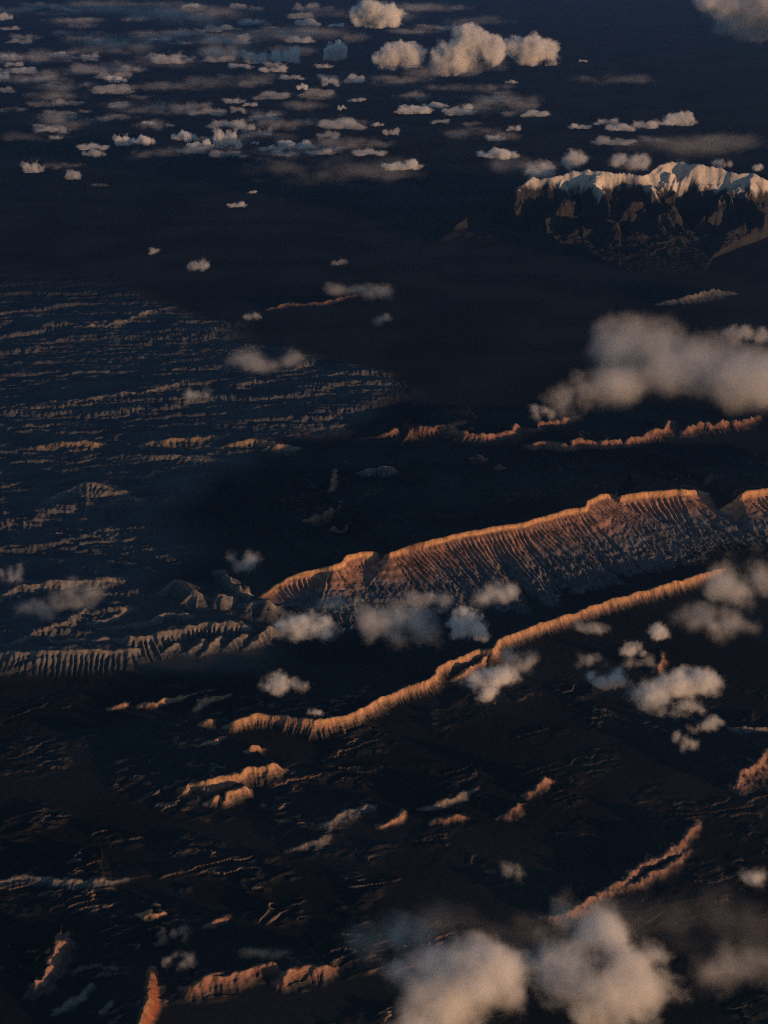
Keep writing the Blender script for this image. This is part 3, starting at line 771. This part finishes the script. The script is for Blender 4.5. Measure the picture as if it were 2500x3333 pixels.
# nearest, along the bottom
cl('large bright tan cloud at the bottom edge, left one of the two brightest', 1000, 2120, 330, 250, 2500, 'soft', 11, [(-.25, -.1, -.15, .62, .55, .45), (.35, .1, .12, .58, .5, .42), (-.55, -.5, -.2, .4, .4, .3), (.1, -.35, .25, .3, .3, .22), (-.7, .2, .0, .3, .26, .2)], 2.4)
cl('large bright tan cloud at the bottom edge, right one of the two brightest', 1295, 2105, 300, 260, 2500, 'soft', 12, [(-.3, 0, 0, .55, .5, .42), (.35, -.1, -.05, .62, .55, .45), (.0, .45, .2, .45, .42, .32), (-.15, -.4, -.2, .35, .32, .26), (.72, .2, .12, .26, .26, .2)], 2.4)
cl('dim grey cloud shoulder rising behind the two brightest bottom clouds', 1265, 1995, 170, 110, 2450, 'soft', 13, None, .5)
cl('blue grey cloud left of the bright pair at the bottom', 845, 2035, 240, 130, 2450, 'soft', 14, None, .38)
cl('smooth tan veil of cloud cut by the right edge near the bottom', 1585, 2095, 310, 130, 2500, 'soft', 15, None, .42)
cl('broad thin blue cloud sheet spread over the lower right corner', 1480, 2015, 420, 170, 2300, 'veil', 16, None, .3)
cl('thin blue cloud sheet behind the bright pair at the bottom', 1060, 2000, 330, 110, 2200, 'veil', 17, None, .4)
cl('faint grey wisp over the dark bottom left, left one of two', 388, 2012, 60, 35, 2200, 'veil', 18)
cl('faint grey wisp over the dark bottom left, nearest the red cliffs', 388, 2072, 70, 40, 2200, 'veil', 19)
cl('long faint wisp above the red cliffs', 575, 2060, 140, 24, 2200, 'veil', 20)
cl('small grey cloud at the right edge above the bottom sheet', 1625, 1898, 80, 56, 2500, 'soft', 21, None, .7)
cl('barely visible blue wisp in the dark left of the slanting ridge', 1105, 1882, 60, 48, 2300, 'veil', 22, None, .7)
# middle right
cl('biggest soft tan cloud at the right edge', 1490, 785, 450, 250, 2700, 'soft', 31, [(-.55, .15, .08, .42, .36, .30), (-.05, .0, .05, .55, .42, .30), (.5, -.2, -.05, .62, .45, .26), (-.62, -.15, -.08, .3, .28, .18)], 1.7)
cl('blue grey lobe hanging left of the biggest soft cloud', 1235, 850, 125, 125, 2600, 'soft', 32, None, .35)
cl('torn wisp above the right end of the biggest soft cloud', 1612, 722, 110, 62, 2700, 'puff', 33, None, .4)
cl('small blue scrap at the left foot of the biggest soft cloud', 1172, 890, 60, 45, 2500, 'veil', 34)
# middle
cl('round white cloud in front of the butte foot', 660, 1352, 150, 100, 2450, 'puff', 41, [(-.2, 0, .02, .62, .5, .42), (.4, -.1, -.05, .5, .4, .34), (-.5, .1, -.1, .4, .35, .3)], 1.0)
cl('blue cloud leaning right, between the round cloud and the square cloud', 862, 1335, 185, 120, 2400, 'soft', 42, None, .75)
cl('small bright square shouldered cloud left of the hogback', 1012, 1345, 100, 100, 2450, 'puff', 43, None, 1.0)
cl('grey cloud over the lower gullies of the long escarpment', 1075, 1283, 110, 64, 2400, 'soft', 44, None, .8)
cl('thin blue wisp between the butte foot and the leaning blue cloud', 742, 1298, 140, 56, 2300, 'veil', 45)
cl('thin blue scrap in front of the long escarpment gullies', 925, 1300, 110, 50, 2300, 'veil', 46)
cl('small white cloud between the badlands and the hogback', 612, 1476, 100, 66, 2450, 'puff', 47, None, .9)
cl('tiny grey puff above the hogback left end', 680, 1538, 36, 24, 2300, 'puff', 48, None, .6)
cl('bright cloud lying against the middle of the hogback', 1058, 1465, 150, 84, 2450, 'puff', 49, [(.2, 0, .05, .6, .4, .3), (-.4, -.1, -.02, .45, .35, .28), (-.05, -.5, -.1, .35, .3, .25)], 1.0)
cl('blue wisp above the bright cloud at the hogback', 1125, 1424, 90, 58, 2300, 'veil', 50, None, 1.3)
cl('thin grey wisp crossing the hogback face', 1268, 1352, 84, 44, 2350, 'veil', 51, None, 1.4)
cl('dark blue cloud bank at the right end of the hogback', 1590, 1262, 180, 120, 2350, 'veil', 52, None, 1.8)
cl('blue cloud with two brighter knobs below the hogback right end', 1545, 1342, 170, 96, 2400, 'soft', 53, None, .5)
cl('small grey cloud between the hogback and the low red rim', 1372, 1402, 76, 50, 2400, 'puff', 54, None, .7)
cl('small grey puff above the low red rim', 1424, 1362, 56, 50, 2400, 'puff', 55, None, .6)
cl('white cloud with a dark underside left of the torn white cloud', 1312, 1462, 96, 66, 2450, 'puff', 56, None, .9)
cl('thin blue scrap above the white cloud with a dark underside', 1272, 1428, 70, 40, 2300, 'veil', 57)
cl('large torn white cloud in the lower right middle', 1452, 1490, 195, 135, 2500, 'puff', 58, [(-.45, -.15, -.05, .42, .36, .3), (.1, .05, .06, .5, .42, .34), (.55, .15, .08, .42, .36, .3), (.25, -.5, -.1, .35, .3, .24)], 1.1)
cl('ragged tail of cloud trailing down from the torn white cloud', 1528, 1560, 100, 56, 2450, 'puff', 59, None, .7)
cl('tiny scrap below the torn white cloud', 1478, 1600, 56, 46, 2400, 'soft', 60, None, .5)
cl('small blue scrap above the torn white cloud', 1385, 1430, 80, 36, 2350, 'veil', 61, None, 1.2)
# middle left
cl('thin grey cloud over the badland ridge at the left', 162, 1288, 130, 78, 2350, 'soft', 71, None, .42)
cl('thin grey trail running left from the badland ridge cloud', 65, 1312, 130, 50, 2300, 'veil', 72, None, 1.2)
cl('faint grey puff at the left edge over the badlands', 25, 1240, 56, 48, 2300, 'veil', 73, None, 1.2)
cl('small ragged grey cloud over the dark basin', 524, 1216, 74, 52, 2400, 'soft', 74, None, .55)
cl('wide thin blue haze cloud over the far badlands', 572, 786, 185, 56, 2400, 'veil', 75, None, 1.6)
cl('faint grey patch below the wide blue haze cloud', 425, 852, 60, 30, 2200, 'veil', 76, None, 1.2)
cl('thin blue grey cloud in the far dark centre', 778, 625, 140, 40, 2400, 'veil', 77, None, 1.3)
cl('tiny blue cloud high on the left', 332, 541, 30, 22, 2600, 'puff', 78, None, .4)
cl('small slanting blue cloud high in the centre', 432, 572, 56, 34, 2600, 'puff', 79, None, .5)
cl('small oval blue cloud above the far badlands', 546, 682, 50, 24, 2500, 'puff', 80, None, .35)
cl('tiny flat blue cloud right of the slanting one', 735, 566, 40, 16, 2600, 'flat', 81, None, .4)
cl('faint blue patch beneath the faint orange rim', 822, 690, 60, 26, 2300, 'veil', 82)
# the big bright ones at the top
cl('tallest bright orange cumulus, top centre', 1010, 108, 160, 128, 3300, 'cum', 91, [(-.35, 0, -.1, .55, .5, .42), (.1, .05, .1, .55, .5, .5), (.55, -.1, .02, .42, .4, .36), (-.62, -.1, -.3, .34, .34, .3), (-.05, .1, .38, .36, .34, .3)], 1.3)
cl('bright cumulus with a grey hollow right of the tallest one', 1148, 106, 135, 82, 3200, 'cum', 92, None, 1.2)
cl('dimmer cumulus pair left of the tallest one', 860, 118, 110, 74, 3100, 'cum', 93, None, .8)
cl('bright orange cumulus cut by the top edge', 812, 28, 125, 70, 4700, 'cum', 94, None, 1.4)
cl('huge soft orange cloud filling the top right corner', 1625, 22, 270, 175, 4200, 'soft', 95, [(.1, 0, .1, .75, .5, .4), (-.4, .1, .15, .45, .4, .26), (.6, -.2, -.1, .5, .5, .3)], 6.0)
cl('upright cumulus left of the dimmer pair', 722, 110, 52, 70, 3000, 'cum', 96, None, .7)
for (lab, px, py, w, h, k, sd) in (
    ('grey cloud cap sitting on the left shoulder of the snowy crest', 1168, 366, 74, 52, .7, 101), ('tall grey cloud tower behind the snowy crest', 1243, 343, 66, 62, .7, 102),
    ('round dim cloud behind the middle saddle of the snowy crest', 1362, 346, 105, 56, .9, 103), ('small cloud peeping over the right part of the snowy crest', 1560, 352, 55, 26, .6, 104),
    ('tiny round cloud off the right end of the snowy crest', 1636, 362, 26, 18, .6, 105)):
    cl(lab, px, py, w, h, 1350, 'puff', sd, None, k)
cl('thin veil wrapping the left end of the snowy crest', 1120, 358, 150, 44, 1350, 'veil', 106, None, .45)

# smaller far clouds: picture place, size, kind
FAR = [(215,18,150,40,'flat',.5),(115,12,60,10,'flat',.4),(10,35,30,25,'cum',.5),(170,42,45,10,'flat',.5),(65,20,40,10,'flat',.4),(215,88,120,30,'flat',.5),(350,77,130,15,'flat',.6),(420,35,220,36,'flat',.4),
(545,45,30,15,'cum',.5),(550,18,35,15,'flat',.4),(665,48,50,20,'cum',.8),(725,54,35,12,'cum',.7),(370,125,95,30,'cum',.9),(480,118,110,45,'flat',.9),(560,122,75,40,'cum',.8),(618,120,50,42,'cum',.9),(550,75,200,24,'flat',.4),(648,85,50,20,'cum',.6),
(75,122,140,34,'flat',.8),(22,122,50,25,'cum',.7),(125,116,35,18,'cum',.7),(185,122,60,12,'flat',.7),(215,148,110,36,'flat',.9),(280,148,60,18,'flat',.7),(88,170,92,22,'flat',1.),(5,162,30,25,'cum',.9),(250,170,45,24,'cum',1.3),(145,182,80,24,'flat',.7),(50,152,50,15,'cum',.6),
(540,180,80,24,'flat',.5),(400,185,110,28,'flat',.35),(652,187,20,18,'cum',1.),(630,166,50,18,'cum',.6),(715,175,40,30,'cum',.5),(765,170,40,26,'cum',.6),(410,232,70,28,'flat',.7),(505,217,48,18,'cum',.8),(540,225,32,14,'cum',.7),(575,248,75,28,'flat',.7),(605,268,80,30,'flat',.6),(650,230,80,30,'flat',.4),(740,231,20,18,'cum',.8),(740,267,90,28,'cum',.6),(815,268,25,14,'cum',.5),
(120,256,88,36,'flat',.7),(180,240,30,10,'flat',.5),(250,252,70,18,'flat',.6),(25,237,50,8,'flat',.5),(210,257,50,18,'flat',.5),(322,265,32,14,'cum',.9),(365,270,22,8,'flat',.6),(490,266,80,24,'cum',.7),(120,296,30,14,'cum',.4),
(266,302,42,34,'cum',1.2),(309,302,45,30,'cum',1.2),(203,316,55,18,'cum',.8),(398,293,50,32,'cum',1.2),(430,311,50,32,'cum',1.1),(490,298,56,60,'cum',1.1),(556,291,50,14,'flat',.7),(550,308,18,12,'cum',.7),(585,320,45,18,'cum',.5),(636,312,68,28,'cum',1.2),(730,320,40,12,'flat',.4),(800,328,60,20,'cum',.6),
(70,360,48,36,'cum',.8),(135,358,64,12,'flat',.4),(160,378,30,26,'cum',.4),(215,400,28,10,'flat',.4),(740,365,270,22,'flat',.4),(545,414,20,12,'cum',.5),(510,441,38,20,'cum',.8),
(897,237,65,24,'cum',1.),(990,236,65,36,'cum',.9),(940,226,50,20,'cum',.8),(1155,245,55,16,'cum',.6),(1100,245,50,18,'flat',.5),(1110,276,30,20,'cum',.5),(1070,297,42,20,'cum',.8),(1075,330,76,34,'cum',1.),(865,355,76,36,'cum',1.),(1255,272,45,18,'cum',.9),(1310,262,50,22,'cum',.7),(1340,275,55,22,'cum',.7),(1390,268,60,30,'cum',.6),(1425,264,50,18,'cum',.6),(1465,257,58,38,'cum',.8),(1330,303,85,32,'cum',.5),(1520,317,260,24,'flat',.4),(1080,201,60,14,'flat',.4),(1105,176,25,12,'cum',.4),(1260,131,18,8,'cum',.6),(1330,170,130,10,'flat',.3),(955,190,60,18,'flat',.35),(845,285,30,20,'cum',.4),(925,58,75,9,'flat',.6),
(700,142,40,12,'cum',.7),(300,210,60,12,'flat',.35),(600,205,60,14,'flat',.35),(690,212,70,16,'flat',.35),(90,205,70,12,'flat',.3),(450,62,60,12,'flat',.5),(590,150,50,16,'cum',.7),(520,142,50,14,'cum',.6),(30,138,40,16,'cum',.6),(950,262,40,14,'cum',.4),(1015,268,50,16,'flat',.4),(770,215,40,16,'cum',.4),(1400,300,60,20,'flat',.4),(20,60,40,14,'cum',.4),(590,60,40,10,'flat',.4),(300,40,60,16,'flat',.4)]

rnd = random.Random(5)
for i in range(52):
    FAR.append((rnd.uniform(-10, 720), 10 + 330 * rnd.random() ** 1.2, rnd.uniform(26, 80), rnd.uniform(10, 26), 'cum', rnd.uniform(.12, .4)))
for i in range(70):
    FAR.append((rnd.uniform(-10, 1130), 14 + 320 * rnd.random() ** 1.25, rnd.uniform(60, 170), rnd.uniform(14, 32), 'flat', rnd.uniform(.22, .55)))
PROTO = {}
for kind, n in (('cum', 12), ('flat', 9)):
    for i in range(n):
        soft, amp, freq, det, rough, tau = STYLE[kind]
        dy, dz = (.62, .46) if kind == 'cum' else (.8, .22)
        args = dict(lumps=lumps_for(rnd, dy, dz, kind), seed=300 + i * 3 + (50 if kind == 'flat' else 0), freq=freq * (1 if kind == 'cum' else 1.15), amp=amp, detail=det, rough=rough, flat=-dz * .75)
        key = '%s_%d' % (kind, i)
        outline_mesh(key, args, 44, (-1.35, -dy - .35, -dz - .35), (1.35, dy + .35, dz + .45))
        PROTO.setdefault(kind, []).append((key, args, soft, dz))

HERO = []
for q in CL:
    label, px, py, w, h, alt, style, seed, lumps, k, depth, group = q
    soft, amp, freq, det, rough, tau = STYLE[style]
    x, y = unproject(px, py, alt)
    zc = project(x, y, alt)[2]
    gr = {'soft': 1.22, 'veil': 1.25, 'puff': 1.12, 'cum': 1.05, 'flat': 1.2}[style]
    W = w * gr * zc / FPX / 2; Hm = h * gr * zc / FPX / 2
    dep = math.atan2(CAM_H - alt, math.hypot(x, y))
    # half extents in units of half the width
    r = Hm / W
    dy = min(depth, max(.25, r / math.sin(dep) * .55)) if math.sin(dep) > .25 else depth
    dz = max(.16, min(.8, (r - dy * math.sin(dep) * .55) / math.cos(dep)))
    rr = random.Random(seed)
    if lumps is None:
        lumps = lumps_for(rr, dy, dz, 'cum' if style in ('cum', 'puff') else 'x')
    if seed in (31, 11, 12, 95): rough, amp = .64, (.95 if seed in (11, 12) else .75)
    args = dict(lumps=lumps, seed=seed, freq=freq, amp=amp * min(1, .45 + min(dy, dz)), detail=det, rough=rough, flat=None if style in ('soft', 'veil') else -dz * .85)
    key = 'hero_%d' % seed
    ex, ey, ez = 1.4, max([abs(l[1]) + l[4] for l in lumps]) + .35, max([abs(l[2]) + l[5] for l in lumps]) + .35
    outline_mesh(key, args, 52 if w > 120 else 40, (-ex, -ey, -ez), (ex, ey, ez))
    HERO.append((label, key, args, soft * min(1, .4 + min(dy, dz)), (float(x), float(y), alt), W, k * tau * (.5 if style in ('puff', 'soft') and k < .95 else 1), group))
bake()
print('cloud outlines', round(time.time() - T0, 1))

def finish_cloud(ob, label, group):
    ob['label'] = label; ob['category'] = 'cloud'
    if group: ob['group'] = group

for label, key, args, soft, loc, W, tau, group in HERO:
    me = OUT[key]; me.name = 'cloud'
    me.materials.clear(); me.materials.append(cloud_mat('cloud_vapour', args, soft))
    ob = bpy.data.objects.new('cloud', me); col.objects.link(ob)
    ob.location = loc; ob.scale = (W, W, W)
    ob['extinction'] = tau / W
    finish_cloud(ob, label, 'clouds over the desert')
PM = {}
order = sorted(FAR, key=lambda q: q[1])
NB = 15
bands = [order[i::1][0:0] for i in range(0)]
ROWN = ['topmost', 'second', 'third', 'fourth', 'fifth', 'sixth', 'seventh', 'eighth', 'ninth', 'tenth', 'eleventh', 'twelfth', 'thirteenth', 'fourteenth', 'lowest']
ORD = ['first', 'second', 'third', 'fourth', 'fifth', 'sixth', 'seventh', 'eighth', 'ninth', 'tenth', 'eleventh', 'twelfth', 'thirteenth', 'fourteenth', 'fifteenth', 'sixteenth', 'seventeenth', 'eighteenth', 'nineteenth', 'twentieth', 'twenty first', 'twenty second']
per = math.ceil(len(order) / NB)
for b in range(NB):
    row = sorted(order[b * per:(b + 1) * per], key=lambda q: q[0])
    for i, (px, py, w, h, kind, k) in enumerate(row):
        protos = PROTO[kind]
        key, args, soft, dz0 = protos[rnd.randrange(len(protos))]
        if key not in PM:
            me = OUT[key]; me.name = 'cloud'; me.materials.clear(); me.materials.append(cloud_mat('cloud_vapour', args, soft)); PM[key] = me
        alt = 2700 if py > 60 else 2500
        x, y = unproject(px, py, alt); zc = project(x, y, alt)[2]
        W = w * zc / FPX / 2 * (1.35 if kind == 'cum' else 1.55); Hm = h * zc / FPX / 2
        dep = math.atan2(CAM_H - alt, math.hypot(x, y))
        sz = max(.5 * W, min(2.0 * W, (Hm - .35 * W * math.sin(dep)) / math.cos(dep) / dz0))
        ob = bpy.data.objects.new('cloud', PM[key]); col.objects.link(ob)
        ob.location = (float(x), float(y), alt); ob.scale = (W if rnd.random() < .5 else -W, W, sz)
        ob['extinction'] = STYLE[kind][5] * k * (.5 if kind == 'cum' and k < 1 else .85) / W
        look = ('small ' if w < 45 else 'long ' if w > 105 else '') + ('bright ' if k >= .9 else 'dim ' if k < .5 else 'grey ') + ('flat cloud' if kind == 'flat' else 'puffy cloud')
        finish_cloud(ob, '%s, %s from the left in the %s far cloud row' % (look, ORD[i], ROWN[b]), 'far clouds in rows')
print('clouds', round(time.time() - T0, 1))
